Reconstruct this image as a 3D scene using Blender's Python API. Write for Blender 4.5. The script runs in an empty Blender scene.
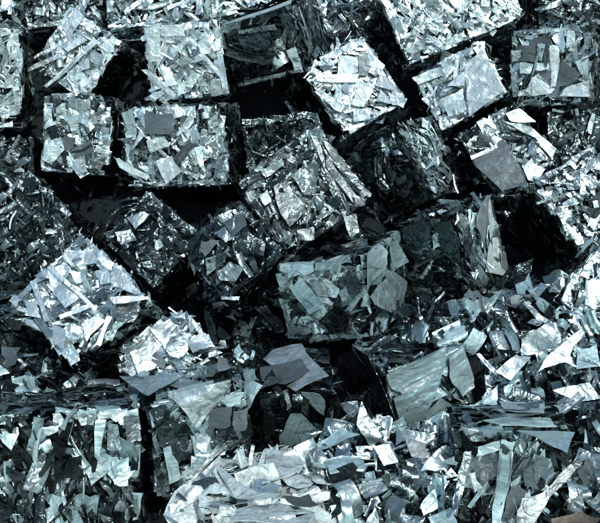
import bpy, math
import numpy as np
from mathutils import Vector, Quaternion

S = bpy.context.scene
COL = S.collection

# ------------------------------------------------------------------ camera
F_PX, CX, CY = 923.0, 300.0, 261.5            # focal length and centre, in pixels of the 600 x 523 photograph
PITCH = math.radians(25.0)
CAM = np.array([0.0, 0.0, 2.7])
AX_R = np.array([1.0, 0, 0]); AX_F = np.array([0, math.cos(PITCH), -math.sin(PITCH)]); AX_U = np.cross(AX_R, AX_F)
cam = bpy.data.cameras.new('camera'); cam_o = bpy.data.objects.new('camera', cam); COL.objects.link(cam_o)
cam.sensor_width = 36.0; cam.lens = 36.0 * F_PX / 600.0; cam.clip_start = 0.05; cam.clip_end = 2000
cam_o.location = CAM; cam_o.rotation_euler = (math.pi / 2 - PITCH, 0, 0)
S.camera = cam_o

# ------------------------------------------------------------------ light
SUN_EL, SUN_AZ = math.radians(54), math.radians(157)     # azimuth from +Y towards +X
wd = bpy.data.worlds.new('World'); S.world = wd; wd.use_nodes = True
nt = wd.node_tree; bg = nt.nodes['Background']
sky = nt.nodes.new('ShaderNodeTexSky'); sky.sky_type = 'NISHITA'; sky.sun_disc = False
sky.sun_elevation = SUN_EL; sky.sun_rotation = SUN_AZ
sky.air_density = 1.5; sky.dust_density = 1.5; sky.ozone_density = 0.0
nt.links.new(sky.outputs[0], bg.inputs[0]); bg.inputs[1].default_value = 0.125
sun = bpy.data.lights.new('sun', 'SUN'); sun.energy = 3.2; sun.angle = math.radians(4); sun.color = (1.0, 0.985, 0.96)
sun_o = bpy.data.objects.new('sun', sun); COL.objects.link(sun_o)
sd = Vector((math.sin(SUN_AZ) * math.cos(SUN_EL), math.cos(SUN_AZ) * math.cos(SUN_EL), math.sin(SUN_EL)))
sun_o.rotation_euler = sd.to_track_quat('Z', 'Y').to_euler(); sun_o.location = (1.5, -2, 6)
vs = S.view_settings; vs.view_transform = 'Standard'; vs.look = 'None'; vs.exposure = 0.33; vs.gamma = 1.0; vs.use_curve_mapping = False
S.render.engine = 'CYCLES'
S.cycles.max_bounces = 6; S.cycles.glossy_bounces = 4; S.cycles.diffuse_bounces = 2

# ------------------------------------------------------------------ materials
def nd(t, kind, **kw):
    n = t.nodes.new(kind)
    for k, v in kw.items(): setattr(n, k, v)
    return n
def metal(name, lo, hi, rough=(0.25, 0.45), metallic=1.0, streak=0.5, crumple=0.5, cscale=22.0, stain=None, stain_amt=0.0, spread=1.0, fine=0.15, facet=0.27):
    m = bpy.data.materials.new(name); m.use_nodes = True; t = m.node_tree; L = t.links.new
    p = t.nodes['Principled BSDF']; p.inputs['Metallic'].default_value = metallic
    oi = nd(t, 'ShaderNodeObjectInfo'); ge = nd(t, 'ShaderNodeNewGeometry'); tc = nd(t, 'ShaderNodeTexCoord')
    ad = nd(t, 'ShaderNodeMath', operation='ADD'); L(oi.outputs['Random'], ad.inputs[0]); L(ge.outputs['Random Per Island'], ad.inputs[1])
    fr = nd(t, 'ShaderNodeMath', operation='FRACT'); L(ad.outputs[0], fr.inputs[0])
    pw = nd(t, 'ShaderNodeMath', operation='POWER'); L(fr.outputs[0], pw.inputs[0]); pw.inputs[1].default_value = spread
    # brushed / rolled streaks, in the piece's own frame
    sc = nd(t, 'ShaderNodeVectorMath', operation='MULTIPLY'); L(tc.outputs['Object'], sc.inputs[0]); sc.inputs[1].default_value = (1.8, 17.0, 8.0)
    of = nd(t, 'ShaderNodeCombineXYZ'); m100 = nd(t, 'ShaderNodeMath', operation='MULTIPLY'); L(fr.outputs[0], m100.inputs[0]); m100.inputs[1].default_value = 97.0
    for k in range(3): L(m100.outputs[0], of.inputs[k])
    sa = nd(t, 'ShaderNodeVectorMath', operation='ADD'); L(sc.outputs[0], sa.inputs[0]); L(of.outputs[0], sa.inputs[1])
    ns = nd(t, 'ShaderNodeTexNoise'); L(sa.outputs[0], ns.inputs['Vector']); ns.inputs['Scale'].default_value = 1.0; ns.inputs['Detail'].default_value = 4; ns.inputs['Roughness'].default_value = 0.65
    # patchy tarnish, in world space so no two pieces repeat it
    wn = nd(t, 'ShaderNodeTexNoise'); L(ge.outputs['Position'], wn.inputs['Vector']); wn.inputs['Scale'].default_value = 19.0; wn.inputs['Detail'].default_value = 5; wn.inputs['Roughness'].default_value = 0.6
    mx = nd(t, 'ShaderNodeMix', data_type='RGBA'); L(pw.outputs[0], mx.inputs['Factor'])
    mx.inputs['A'].default_value = (*lo, 1); mx.inputs['B'].default_value = (*hi, 1)
    mr = nd(t, 'ShaderNodeMapRange'); L(ns.outputs['Fac'], mr.inputs['Value'])
    mr.inputs['From Min'].default_value = 0.3; mr.inputs['From Max'].default_value = 0.7; mr.inputs['To Min'].default_value = 1 - streak * 0.5; mr.inputs['To Max'].default_value = 1.0
    mr2 = nd(t, 'ShaderNodeMapRange'); L(wn.outputs['Fac'], mr2.inputs['Value'])
    mr2.inputs['From Min'].default_value = 0.35; mr2.inputs['From Max'].default_value = 0.6; mr2.inputs['To Min'].default_value = 0.72; mr2.inputs['To Max'].default_value = 1.0
    mm = nd(t, 'ShaderNodeMath', operation='MULTIPLY'); L(mr.outputs[0], mm.inputs[0]); L(mr2.outputs[0], mm.inputs[1])
    vm = nd(t, 'ShaderNodeVectorMath', operation='SCALE'); L(mx.outputs['Result'], vm.inputs[0]); L(mm.outputs[0], vm.inputs['Scale'])
    out = vm.outputs[0]
    if stain:
        sn = nd(t, 'ShaderNodeTexNoise'); L(ge.outputs['Position'], sn.inputs['Vector']); sn.inputs['Scale'].default_value = 34.0; sn.inputs['Detail'].default_value = 8; sn.inputs['Roughness'].default_value = 0.72
        sr = nd(t, 'ShaderNodeMapRange'); L(sn.outputs['Fac'], sr.inputs['Value']); sr.inputs['From Min'].default_value = 0.51; sr.inputs['From Max'].default_value = 0.68; sr.inputs['To Max'].default_value = stain_amt
        m3 = nd(t, 'ShaderNodeMix', data_type='RGBA'); L(sr.outputs[0], m3.inputs['Factor']); L(out, m3.inputs['A']); m3.inputs['B'].default_value = (*stain, 1); out = m3.outputs['Result']
    L(out, p.inputs['Base Color'])
    rr = nd(t, 'ShaderNodeMapRange'); L(wn.outputs['Fac'], rr.inputs['Value']); rr.inputs['From Min'].default_value = 0.3; rr.inputs['From Max'].default_value = 0.7
    rr.inputs['To Min'].default_value = rough[1]; rr.inputs['To Max'].default_value = rough[0]; L(rr.outputs[0], p.inputs['Roughness'])
    # dents and crumples
    cn = nd(t, 'ShaderNodeTexNoise'); L(ge.outputs['Position'], cn.inputs['Vector']); cn.inputs['Scale'].default_value = cscale; cn.inputs['Detail'].default_value = 2.5; cn.inputs['Distortion'].default_value = 0.9
    # crushed facets: each small cell of the sheet is tipped its own way, with a crease where cells meet
    dn = nd(t, 'ShaderNodeTexNoise'); L(ge.outputs['Position'], dn.inputs['Vector']); dn.inputs['Scale'].default_value = 26.0; dn.inputs['Detail'].default_value = 2
    dm = nd(t, 'ShaderNodeVectorMath', operation='MULTIPLY_ADD'); L(dn.outputs['Color'], dm.inputs[0]); dm.inputs[1].default_value = (.03, .03, .03); L(ge.outputs['Position'], dm.inputs[2])
    vo = nd(t, 'ShaderNodeTexVoronoi'); L(dm.outputs[0], vo.inputs['Vector']); vo.inputs['Scale'].default_value = 24.0
    vd = nd(t, 'ShaderNodeVectorMath', operation='SUBTRACT'); L(dm.outputs[0], vd.inputs[0]); L(vo.outputs['Position'], vd.inputs[1])
    vc = nd(t, 'ShaderNodeVectorMath', operation='SUBTRACT'); L(vo.outputs['Color'], vc.inputs[0]); vc.inputs[1].default_value = (.5, .5, .5)
    vx = nd(t, 'ShaderNodeVectorMath', operation='DOT_PRODUCT'); L(vd.outputs[0], vx.inputs[0]); L(vc.outputs[0], vx.inputs[1])
    b0 = nd(t, 'ShaderNodeBump'); b0.inputs['Strength'].default_value = 1.0; b0.inputs['Distance'].default_value = facet; L(vx.outputs['Value'], b0.inputs['Height'])
    b1 = nd(t, 'ShaderNodeBump'); L(b0.outputs[0], b1.inputs['Normal']); b1.inputs['Strength'].default_value = crumple; b1.inputs['Distance'].default_value = 0.012; L(cn.outputs['Fac'], b1.inputs['Height'])
    b2 = nd(t, 'ShaderNodeBump'); b2.inputs['Strength'].default_value = fine; b2.inputs['Distance'].default_value = 0.002; L(ns.outputs['Fac'], b2.inputs['Height']); L(b1.outputs[0], b2.inputs['Normal'])
    L(b2.outputs[0], p.inputs['Normal'])
    return m
TINT = np.array([0.75, 0.96, 0.975])              # overall teal colour grade, put into the metal colours
def g(v, k=1.0): return tuple(float(x) for x in np.clip(v * TINT ** k, 0, 1))
MAT = {
    'bright':  metal('bright_aluminium', g(.66), g(.95), (0.26, 0.48), .92, streak=0.5, crumple=0.7, fine=0.3),
    'satin':   metal('satin_sheet', g(.70, .8), g(.94, .8), (0.34, 0.54), .90, streak=0.5, crumple=0.75, cscale=14, fine=0.3, facet=0.2),
    'pale':    metal('scuffed_pale_sheet', g(.38), g(.62), (0.28, 0.50), .92, streak=0.8, crumple=0.9, cscale=13, fine=0.4),
    'steel':   metal('grey_steel', g(.22, 1.2), g(.52, 1.2), (0.20, 0.40), .94, streak=0.8, crumple=0.8, fine=0.3),
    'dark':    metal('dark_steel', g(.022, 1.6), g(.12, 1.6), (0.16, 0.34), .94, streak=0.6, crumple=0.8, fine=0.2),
    'brushed': metal('brushed_steel', g(.56, 1.8), g(.95, 1.4), (0.20, 0.44), .66, streak=1.1, crumple=0.8, cscale=11, fine=0.5, facet=0.1),
    'plate':   metal('grey_coated_plate', (.075, .108, .12), (.125, .168, .182), (0.36, 0.6), .45, streak=0.7, crumple=0.3, fine=0.2, facet=0.12),
    'tan':     metal('tarnished_sheet', (.105, .14, .145), (.20, .25, .26), (0.34, 0.5), .85, streak=0.9, crumple=0.6, stain=(0.09, 0.10, 0.092), stain_amt=0.4, fine=0.4),
    'white':   metal('weathered_white_paint', (0.42, 0.54, 0.545), (0.67, 0.81, 0.81), (0.32, 0.6), metallic=0.3, streak=0.05, crumple=0.9, stain=(0.15, 0.135, 0.095), stain_amt=0.75, fine=0.0),
    'core':    metal('shade_dark_core_metal', g(.03, 1.4), g(.07, 1.4), (0.30, 0.5), .85, streak=0.4, crumple=1.0, cscale=40),  # shade of the cracks between pieces is put into this near-black colour
    'rusty':   metal('rusty_sheet', (0.07, 0.062, 0.05), (0.12, 0.10, 0.08), (0.5, 0.7), metallic=0.3, streak=0.3, crumple=0.5, stain=(0.08, 0.045, 0.025), stain_amt=0.6),
    'frag':    metal('mixed_fragments', g(.05, 1.4), g(.60, 1.2), (0.22, 0.42), .93, streak=0.3, crumple=0.5, spread=1.6),
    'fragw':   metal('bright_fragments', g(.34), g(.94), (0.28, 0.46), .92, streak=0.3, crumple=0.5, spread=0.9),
    'fragd':   metal('dark_fragments', g(.015, 1.6), g(.18, 1.5), (0.2, 0.4), .93, streak=0.3, crumple=0.5, spread=2.2),  # dark tone also paints the shade on dim bales and shaded sides
    'fragk':   metal('shade_black_fragments', g(.012, 1.6), g(.12, 1.6), (0.2, 0.4), .93, streak=0.3, crumple=0.5, spread=2.0),  # shade on the dimmest bales, put into the fragment colour
    'fragp':   metal('weathered_fragments', (0.22, 0.27, 0.265), (0.66, 0.74, 0.73), (0.4, 0.6), metallic=0.3, streak=0.2, crumple=0.5, stain=(0.17, 0.14, 0.105), stain_amt=0.8),
}
def soil():
    m = bpy.data.materials.new('shade_dirt_bounce_yard'); m.use_nodes = True; t = m.node_tree; L = t.links.new; p = t.nodes['Principled BSDF']
    ge = nd(t, 'ShaderNodeNewGeometry'); n = nd(t, 'ShaderNodeTexNoise'); L(ge.outputs['Position'], n.inputs['Vector']); n.inputs['Scale'].default_value = 14; n.inputs['Detail'].default_value = 8
    r = nd(t, 'ShaderNodeValToRGB'); r.color_ramp.elements[0].color = (0.002, 0.0042, 0.005, 1); r.color_ramp.elements[1].color = (0.008, 0.015, 0.018, 1); L(n.outputs['Fac'], r.inputs[0])  # dirt blackened: the shade of the gaps is put into its colour
    r2 = nd(t, 'ShaderNodeValToRGB'); r2.color_ramp.elements[0].color = (0.33, 0.37, 0.385, 1); r2.color_ramp.elements[1].color = (0.46, 0.51, 0.525, 1); L(n.outputs['Fac'], r2.inputs[0])  # pale unseen yard, added to throw light onto the bale fronts
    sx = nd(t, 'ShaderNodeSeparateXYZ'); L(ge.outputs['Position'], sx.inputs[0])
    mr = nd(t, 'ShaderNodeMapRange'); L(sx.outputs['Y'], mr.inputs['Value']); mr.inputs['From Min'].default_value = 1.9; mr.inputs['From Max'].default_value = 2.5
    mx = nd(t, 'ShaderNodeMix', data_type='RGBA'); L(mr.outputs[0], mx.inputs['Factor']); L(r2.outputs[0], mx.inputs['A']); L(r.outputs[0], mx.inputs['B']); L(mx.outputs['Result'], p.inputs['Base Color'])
    p.inputs['Roughness'].default_value = 0.85; p.inputs['Specular IOR Level'].default_value = 0.2
    b = nd(t, 'ShaderNodeBump'); b.inputs['Strength'].default_value = 0.8; b.inputs['Distance'].default_value = 0.03; L(n.outputs['Fac'], b.inputs['Height']); L(b.outputs[0], p.inputs['Normal'])
    return m
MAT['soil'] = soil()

# ------------------------------------------------------------------ bale poses: base centre of gravity, quaternion, width / depth / height (m)
POSE = {
    'edge_left': ((-1.809, 5.279, 1.422), (0.9923, -0.0834, 0.0204, 0.0891), (0.436, 0.484, 0.548)),
    'tilt_left': ((-1.265, 5.586, 1.438), (0.9346, -0.1689, 0.2896, -0.119), (0.377, 0.483, 0.402)),
    'top_bright': ((-0.862, 5.874, 1.772), (0.9698, -0.2412, -0.0335, -0.016), (0.559, 0.488, 0.514)),
    'strips_upper': ((-0.628, 5.366, 1.489), (0.9933, -0.1024, -0.0435, -0.0315), (0.429, 0.449, 0.414)),
    'round_crumple': ((-1.233, 5.1, 1.115), (0.9852, -0.1654, 0.0421, 0.0152), (0.37, 0.471, 0.426)),
    'dark_square': ((-0.624, 4.844, 1.144), (0.9889, -0.1412, -0.0219, -0.0418), (0.535, 0.491, 0.413)),
    'dark_upper': ((-0.137, 5.378, 1.608), (0.976, -0.0236, -0.1358, -0.1683), (0.421, 0.512, 0.359)),
    'top_mid': ((-0.366, 6.411, 1.735), (0.942, -0.3171, -0.1034, -0.0373), (0.587, 0.503, 0.591)),
    'top_frag': ((0.183, 5.937, 1.528), (0.8892, -0.333, -0.0263, 0.3125), (0.475, 0.493, 0.549)),
    'white_shards': ((0.254, 5.388, 1.248), (0.8955, -0.2871, -0.2349, 0.2458), (0.467, 0.416, 0.467)),
    'fine_top': ((0.889, 5.791, 1.677), (0.9595, -0.1984, -0.1984, 0.0253), (0.726, 0.561, 0.472)),
    'big_sheet': ((0.984, 5.422, 1.288), (0.9333, -0.2319, -0.2625, -0.0795), (0.425, 0.48, 0.356)),
    'star_plate': ((1.478, 5.306, 1.47), (0.9738, -0.106, -0.0544, -0.1935), (0.429, 0.455, 0.424)),
    'corner_dark': ((1.627, 5.869, 1.749), (0.9741, -0.2227, -0.0369, 0.0165), (0.518, 0.498, 0.459)),
    'corner_left': ((-1.961, 5.948, 1.767), (0.9659, -0.2574, -0.023, -0.0163), (0.483, 0.496, 0.498)),
    'back_left': ((-1.473, 6.117, 1.747), (0.9824, -0.1818, -0.0417, 0.0116), (0.488, 0.462, 0.484)),
    'grey_sheet': ((1.13, 4.937, 1.04), (0.9277, -0.2615, -0.2653, 0.0252), (0.354, 0.438, 0.402)),
    'blades': ((1.61, 5.226, 1.0), (0.9709, -0.2357, -0.0178, 0.0387), (0.426, 0.455, 0.389)),
    'edge_right': ((1.437, 4.552, 0.879), (0.9009, -0.3168, -0.2283, 0.1892), (0.478, 0.436, 0.425)),
    'blue_right': ((1.482, 3.987, 0.627), (0.8884, -0.3106, 0.3256, -0.0905), (0.434, 0.494, 0.457)),
    'right_strips': ((0.599, 4.885, 0.985), (0.9069, -0.1815, -0.275, -0.2625), (0.355, 0.432, 0.459)),
    'hero': ((0.014, 4.44, 0.991), (0.9171, -0.2406, -0.3076, 0.0799), (0.497, 0.506, 0.45)),
    'dark_shards': ((-0.29, 4.052, 0.841), (0.8808, -0.3078, -0.3592, 0.0214), (0.36, 0.328, 0.341)),
    'brushed': ((0.221, 4.027, 0.693), (0.9682, -0.1077, -0.1153, -0.194), (0.434, 0.555, 0.385)),
    'ridge': ((0.783, 4.311, 0.747), (0.9308, -0.0899, -0.1679, -0.312), (0.336, 0.433, 0.453)),
    'white_diamond': ((-0.934, 3.746, 0.657), (0.8296, -0.3946, -0.3758, 0.1217), (0.435, 0.553, 0.437)),
    'left_dark': ((-1.434, 4.563, 0.687), (0.889, -0.2675, -0.3531, 0.1158), (0.511, 0.49, 0.467)),
    'curved': ((-0.745, 4.41, 0.716), (0.8613, -0.2961, -0.3876, 0.1422), (0.352, 0.431, 0.369)),
    'curl': ((-0.588, 3.641, 0.48), (0.8522, -0.4217, -0.279, 0.1344), (0.374, 0.321, 0.287)),
    'under_left': ((-1.434, 3.976, 0.465), (0.9996, -0.0096, -0.0141, 0.0242), (0.431, 0.42, 0.346)),
    'bottom_left': ((-0.982, 3.077, 0.373), (0.9697, -0.1975, 0.0258, 0.1417), (0.591, 0.538, 0.486)),
    'smooth_top': ((-0.426, 3.21, 0.433), (0.9879, -0.1216, -0.0256, 0.093), (0.391, 0.399, 0.402)),
    'plate_top': ((-0.019, 3.458, 0.391), (0.9995, -0.0201, -0.0097, 0.0221), (0.322, 0.378, 0.34)),
    'smooth_blue': ((0.508, 3.58, 0.432), (0.9782, -0.0896, -0.0851, 0.1669), (0.378, 0.428, 0.356)),
    'bottom_right': ((0.848, 3.042, 0.367), (0.9789, -0.1865, -0.0467, -0.0693), (0.437, 0.454, 0.424)),
    'dark_mid': ((-0.282, 4.325, 0.462), (0.9951, 0.0768, -0.0512, 0.0361), (0.412, 0.447, 0.346)),
    'dark_upmid': ((-0.113, 5.14, 1.0), (0.9712, -0.2183, -0.0535, 0.0791), (0.443, 0.432, 0.369)),
    'dark_farleft': ((-1.75, 5.16, 0.867), (0.9814, -0.191, -0.0011, 0.0176), (0.469, 0.458, 0.401)),
    'weathered': ((-0.16, 2.70, 0.36), (0.9740, -0.165, -0.035, 0.150), (0.46, 0.54, 0.36)),
}
for k, (t_, q_, d_) in POSE.items():
    POSE[k] = (np.array(t_), np.array(Quaternion(q_).normalized().to_matrix()), np.array(d_))

def ray(px, py):
    d = AX_R * (px - CX) / F_PX + AX_U * (CY - py) / F_PX + AX_F
    return d                                    # CAM + z * d has depth z along the view axis
def heap_depth(v):                              # how far the surface of the loose heap lies along the view axis
    return 5.55 - np.clip(v, -60, 560) / 523.0 * 2.2

# ------------------------------------------------------------------ ground
def heights(X, Y):
    base = np.clip((Y - 2.35) * 0.44, 0, 1.62) - .16 * np.clip(Y - 2, 0, 1)
    pts = []
    for t_, R_, d_ in POSE.values():
        c = t_ + (np.array([[i, j, k] for i in (-.5, .5) for j in (-.5, .5) for k in (-.5, .5)]) * d_) @ R_.T
        lo = c[np.argmin(c[:, 2])]; pts.append((lo[0], lo[1], lo[2] + 0.015))
    for u, v in ((500, 300), (535, 300), (525, 345), (560, 350), (590, 360), (500, 385), (560, 395), (595, 400), (620, 420), (600, 470), (590, 515), (350, 440), (370, 470), (345, 490), (400, 460), (425, 480), (390, 505), (435, 515), (355, 520), (620, 520)):
        p = CAM + ray(u, v) * (heap_depth(v) + 0.10); pts.append(tuple(p))
    num = np.zeros_like(X); den = np.full_like(X, 0.02)
    for x, y, z in pts:
        b = np.clip((y - 2.35) * 0.44, 0, 1.62) - .16 * np.clip(y - 2, 0, 1)
        w = np.exp(-((X - x) ** 2 + (Y - y) ** 2) / (2 * 0.13 ** 2)); num += w * (z - b); den += w
    h = base + num / den
    h = np.where(Y < 2.2, h * np.clip((Y - 1.2) / 1.0, 0, 1), h)
    h *= np.clip((12 - Y) / 4.0, 0, 1)
    rr = np.random.default_rng(5)
    for k in range(40):
        f = rr.uniform(3, 22); a = rr.uniform(0, 6.3); h = h + 0.02 / f * 2 * np.sin(f * (X * np.cos(a) + Y * np.sin(a)) + rr.uniform(0, 6.3)) * (np.abs(X) < 6) * (Y < 9)
    # never inside a bale: stay just under its lower faces
    for t_, R_, d_ in POSE.values():
        o = np.stack([X - t_[0], Y - t_[1], np.zeros_like(X) - t_[2]], -1) @ R_; dz = R_[2]
        tn = np.full(X.shape, -1e9); tf = np.full(X.shape, 1e9)
        for a in range(3):
            if abs(dz[a]) < 1e-6: continue
            t1 = (-d_[a] / 2 - o[..., a]) / dz[a]; t2 = (d_[a] / 2 - o[..., a]) / dz[a]
            tn = np.maximum(tn, np.minimum(t1, t2)); tf = np.minimum(tf, np.maximum(t1, t2))
        h = np.where(tn < tf, np.minimum(h, tn + 0.012), h)
    # and never in front of a face that the heap leaves open: sink until the line of sight to the bale is free
    for t_, R_, d_ in POSE.values():
        for it in range(14):
            P = np.stack([X, Y, h], -1) - CAM; L0 = P @ R_; o = (CAM - t_) @ R_
            with np.errstate(all='ignore'):
                t1 = (-(d_ / 2 - .02) - o) / L0; t2 = ((d_ / 2 - .02) - o) / L0
            tn = np.minimum(t1, t2).max(-1); tf = np.maximum(t1, t2).min(-1)
            hid = (tn < tf) & (tn > 1.0) & (np.abs(X) < 3) & (Y > 1.5) & (Y < 7)
            h = np.where(hid, h - .04, h)
    return np.maximum(h, -.25)
def make_ground():
    far = np.array([10, 16, 30, 80, 250, 800.0])
    xs = np.concatenate([-far[::-1], np.arange(-4, 4.01, 0.06), far]); ys = np.concatenate([-far[::-1], np.arange(-3, 1, 0.4), np.arange(1, 8.5, 0.06), np.array([9, 10, 11, 12, 16, 30, 80, 250, 800.0])])
    X, Y = np.meshgrid(xs, ys); Z = heights(X, Y)
    nx, ny = len(xs), len(ys)
    V = np.stack([X, Y, Z], -1).reshape(-1, 3)
    i = (np.arange(ny - 1)[:, None] * nx + np.arange(nx - 1)).ravel()
    fc = np.stack([i, i + 1, i + nx + 1, i + nx], 1)
    me = bpy.data.meshes.new('ground'); me.from_pydata(V.tolist(), [], fc.tolist()); me.shade_smooth(); me.materials.append(MAT['soil'])
    o = bpy.data.objects.new('ground', me); COL.objects.link(o); o['kind'] = 'structure'
    return xs, ys, Z
GX, GY, GZ = make_ground()
def gh(x, y):
    i = np.clip(np.searchsorted(GX, x) - 1, 0, len(GX) - 2); j = np.clip(np.searchsorted(GY, y) - 1, 0, len(GY) - 2)
    fx = (x - GX[i]) / (GX[i + 1] - GX[i]); fy = (y - GY[j]) / (GY[j + 1] - GY[j])
    return (GZ[j, i] * (1 - fx) + GZ[j, i + 1] * fx) * (1 - fy) + (GZ[j + 1, i] * (1 - fx) + GZ[j + 1, i + 1] * fx) * fy

# ------------------------------------------------------------------ library of single scrap pieces (unit size, shared by all copies)
def solid_grid(P, th):
    """P: (nu, nv, 3) sheet -> closed thin solid (top, underside, separate rim)."""
    nu, nv = P.shape[:2]
    du = np.gradient(P, axis=0); dv = np.gradient(P, axis=1); n = np.cross(du, dv); n /= np.linalg.norm(n, axis=-1, keepdims=True) + 1e-9
    Q = P - n * th
    V = list(P.reshape(-1, 3)) + list(Q.reshape(-1, 3)); N = nu * nv; fs = []
    for i in range(nu - 1):
        for j in range(nv - 1):
            a, b, c, d = i * nv + j, (i + 1) * nv + j, (i + 1) * nv + j + 1, i * nv + j + 1
            fs.append((a, b, c, d)); fs.append((N + d, N + c, N + b, N + a))
    loop = [(i, 0) for i in range(nu)] + [(nu - 1, j) for j in range(1, nv)] + [(i, nv - 1) for i in range(nu - 2, -1, -1)] + [(0, j) for j in range(nv - 2, 0, -1)]
    s = len(V); m = len(loop)
    for (i, j) in loop: V.append(P[i, j]); V.append(Q[i, j])
    for k in range(m):
        a, b = s + 2 * k, s + 2 * ((k + 1) % m)
        fs.append((a, a + 1, b + 1, b))
    return np.array(V), fs
def to_mesh(name, V, fs, smooth=True):
    me = bpy.data.meshes.new(name); me.from_pydata(np.asarray(V).tolist(), [], fs); me.update()
    if smooth: me.shade_smooth()
    me.materials.append(MAT['steel'])
    return me
LR = np.random.default_rng(11)
LIB = {'shard': [], 'strip': [], 'crumple': [], 'curl': [], 'wrap': []}
def grid(nu, nv, a):                              # length 1 along x, width a along y
    u, v = np.meshgrid(np.linspace(-.5, .5, nu), np.linspace(-.5, .5, nv), indexing='ij')
    return u, v * a
for k in range(30):                               # flat torn shards: an uneven outline with one crease
    n = LR.integers(4, 8); a = np.sort(LR.uniform(0, 2 * np.pi, n) * 0.25 + np.arange(n) * 2 * np.pi / n); r = LR.uniform(0.26, 0.6, n)
    asp = LR.uniform(0.3, 1.0); x, y = r * np.cos(a), r * np.sin(a) * asp
    ca = LR.uniform(0, np.pi); off = LR.uniform(-.12, .12); d = x * np.cos(ca) + y * np.sin(ca) - off
    z = np.where(d > 0, d * LR.uniform(-.6, .6), d * LR.uniform(-.2, .2)) + LR.normal(0, .012, n); cb_ = LR.uniform(-1.1, 1.1); ca2 = LR.uniform(0, np.pi); z = z + cb_ * (x * np.cos(ca2) + y * np.sin(ca2)) ** 2
    th = 0.016; top = np.stack([x, y, z], 1); bot = top - [0, 0, th]; c = top.mean(0); c[2] = LR.normal(0, .02); cb = c - [0, 0, th]
    V = list(top) + [c] + list(bot) + [cb] + list(top) + list(bot); fs = []
    for i in range(n):
        j = (i + 1) % n
        fs += [(i, j, n), (n + 1 + j, n + 1 + i, 2 * n + 1), (2 * n + 2 + i, 3 * n + 2 + i, 3 * n + 2 + j, 2 * n + 2 + j)]
    LIB['shard'].append(to_mesh('shard', V, fs, True))
for k in range(20):                               # narrow strips, bowed and twisted
    w = LR.uniform(.05, .16); u, v = grid(5, 3, w); dish = LR.normal(0, 3.2) / w; v = v * (1 + LR.uniform(-.6, .6) * u)
    b = LR.uniform(-.5, .5) if k % 3 else LR.uniform(-1.6, 1.6); tw = LR.normal(0, .5); sw = LR.uniform(-.25, .25)
    ang = tw * u * 2
    P = np.stack([u + 0 * v, v * np.cos(ang) + sw * u * u * 2, b * (u * u - .08) * .35 + v * np.sin(ang) + dish * v * v * .35 + LR.normal(0, .008, u.shape)], -1)
    V, fs = solid_grid(P, .010); LIB['strip'].append(to_mesh('strip', V, fs, True))
for k in range(26):                               # crumpled sheets
    u, v = grid(4, 3, LR.uniform(.45, .95)); u = u + LR.normal(0, .05, u.shape); v = v + LR.normal(0, .045, u.shape)
    z = LR.normal(0, .085, u.shape) + LR.uniform(-.5, .5) * u * v + LR.uniform(-.3, .3) * v * v
    V, fs = solid_grid(np.stack([u, v, z], -1), .014); LIB['crumple'].append(to_mesh('crumple', V, fs, k % 5 != 0))
for k in range(14):                               # curls: part of a rolled sheet
    arc = LR.uniform(.9, 3.6); w = LR.uniform(.2, .7); u, v = grid(7, 2, w); r = 1 / arc
    P = np.stack([r * np.sin(arc * u), v * (1 + LR.uniform(-.3, .3) * u) + LR.uniform(-.2, .2) * u, r * (np.cos(arc * u) - np.cos(arc * .5)) * .9], -1)
    V, fs = solid_grid(P, .014); LIB['curl'].append(to_mesh('curl', V, fs, True))
for k in range(12):                               # sheets folded over a bale's edge; local x along the edge, +y and -z are the two faces
    n = 4; u = np.linspace(-.5, .5, n); prof = np.array([[LR.uniform(.25, .6), .0], [.05, .0], [0, -.05], [0, -LR.uniform(.25, .6)]])
    P = np.zeros((n, 4, 3)); P[..., 0] = u[:, None]; P[..., 1] = prof[None, ::-1, 0] * (1 + LR.normal(0, .2, (n, 1))); P[..., 2] = prof[None, ::-1, 1] * (1 + LR.normal(0, .2, (n, 1)))
    P += LR.normal(0, .018, P.shape)
    V, fs = solid_grid(P, .012); LIB['wrap'].append(to_mesh('wrap', V, fs, False))
for k in range(18):                               # pleated sheets, squeezed into narrow folds
    w = LR.uniform(.35, .8); u, v = grid(3, 6, w); z = np.zeros_like(v); amp = LR.uniform(.03, .075)
    z += np.where(np.arange(6) % 2, amp, -amp)[None, :] * LR.uniform(.3, 1.3, 6)[None, :] * (1 + .5 * u); v = v + LR.normal(0, .02, 6)[None, :] + LR.uniform(-.3, .3) * u * u; u = u + LR.normal(0, .05, u.shape)
    V, fs = solid_grid(np.stack([u, v, z + LR.normal(0, .012, z.shape)], -1), .012); LIB.setdefault('pleat', []).append(to_mesh('pleat', V, fs, k % 3 != 0))
NAME = {'pleat': 'pleated_sheet', 'shard': 'shard', 'strip': 'strip', 'crumple': 'crumpled_sheet', 'curl': 'curled_sheet', 'wrap': 'folded_sheet'}

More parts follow.
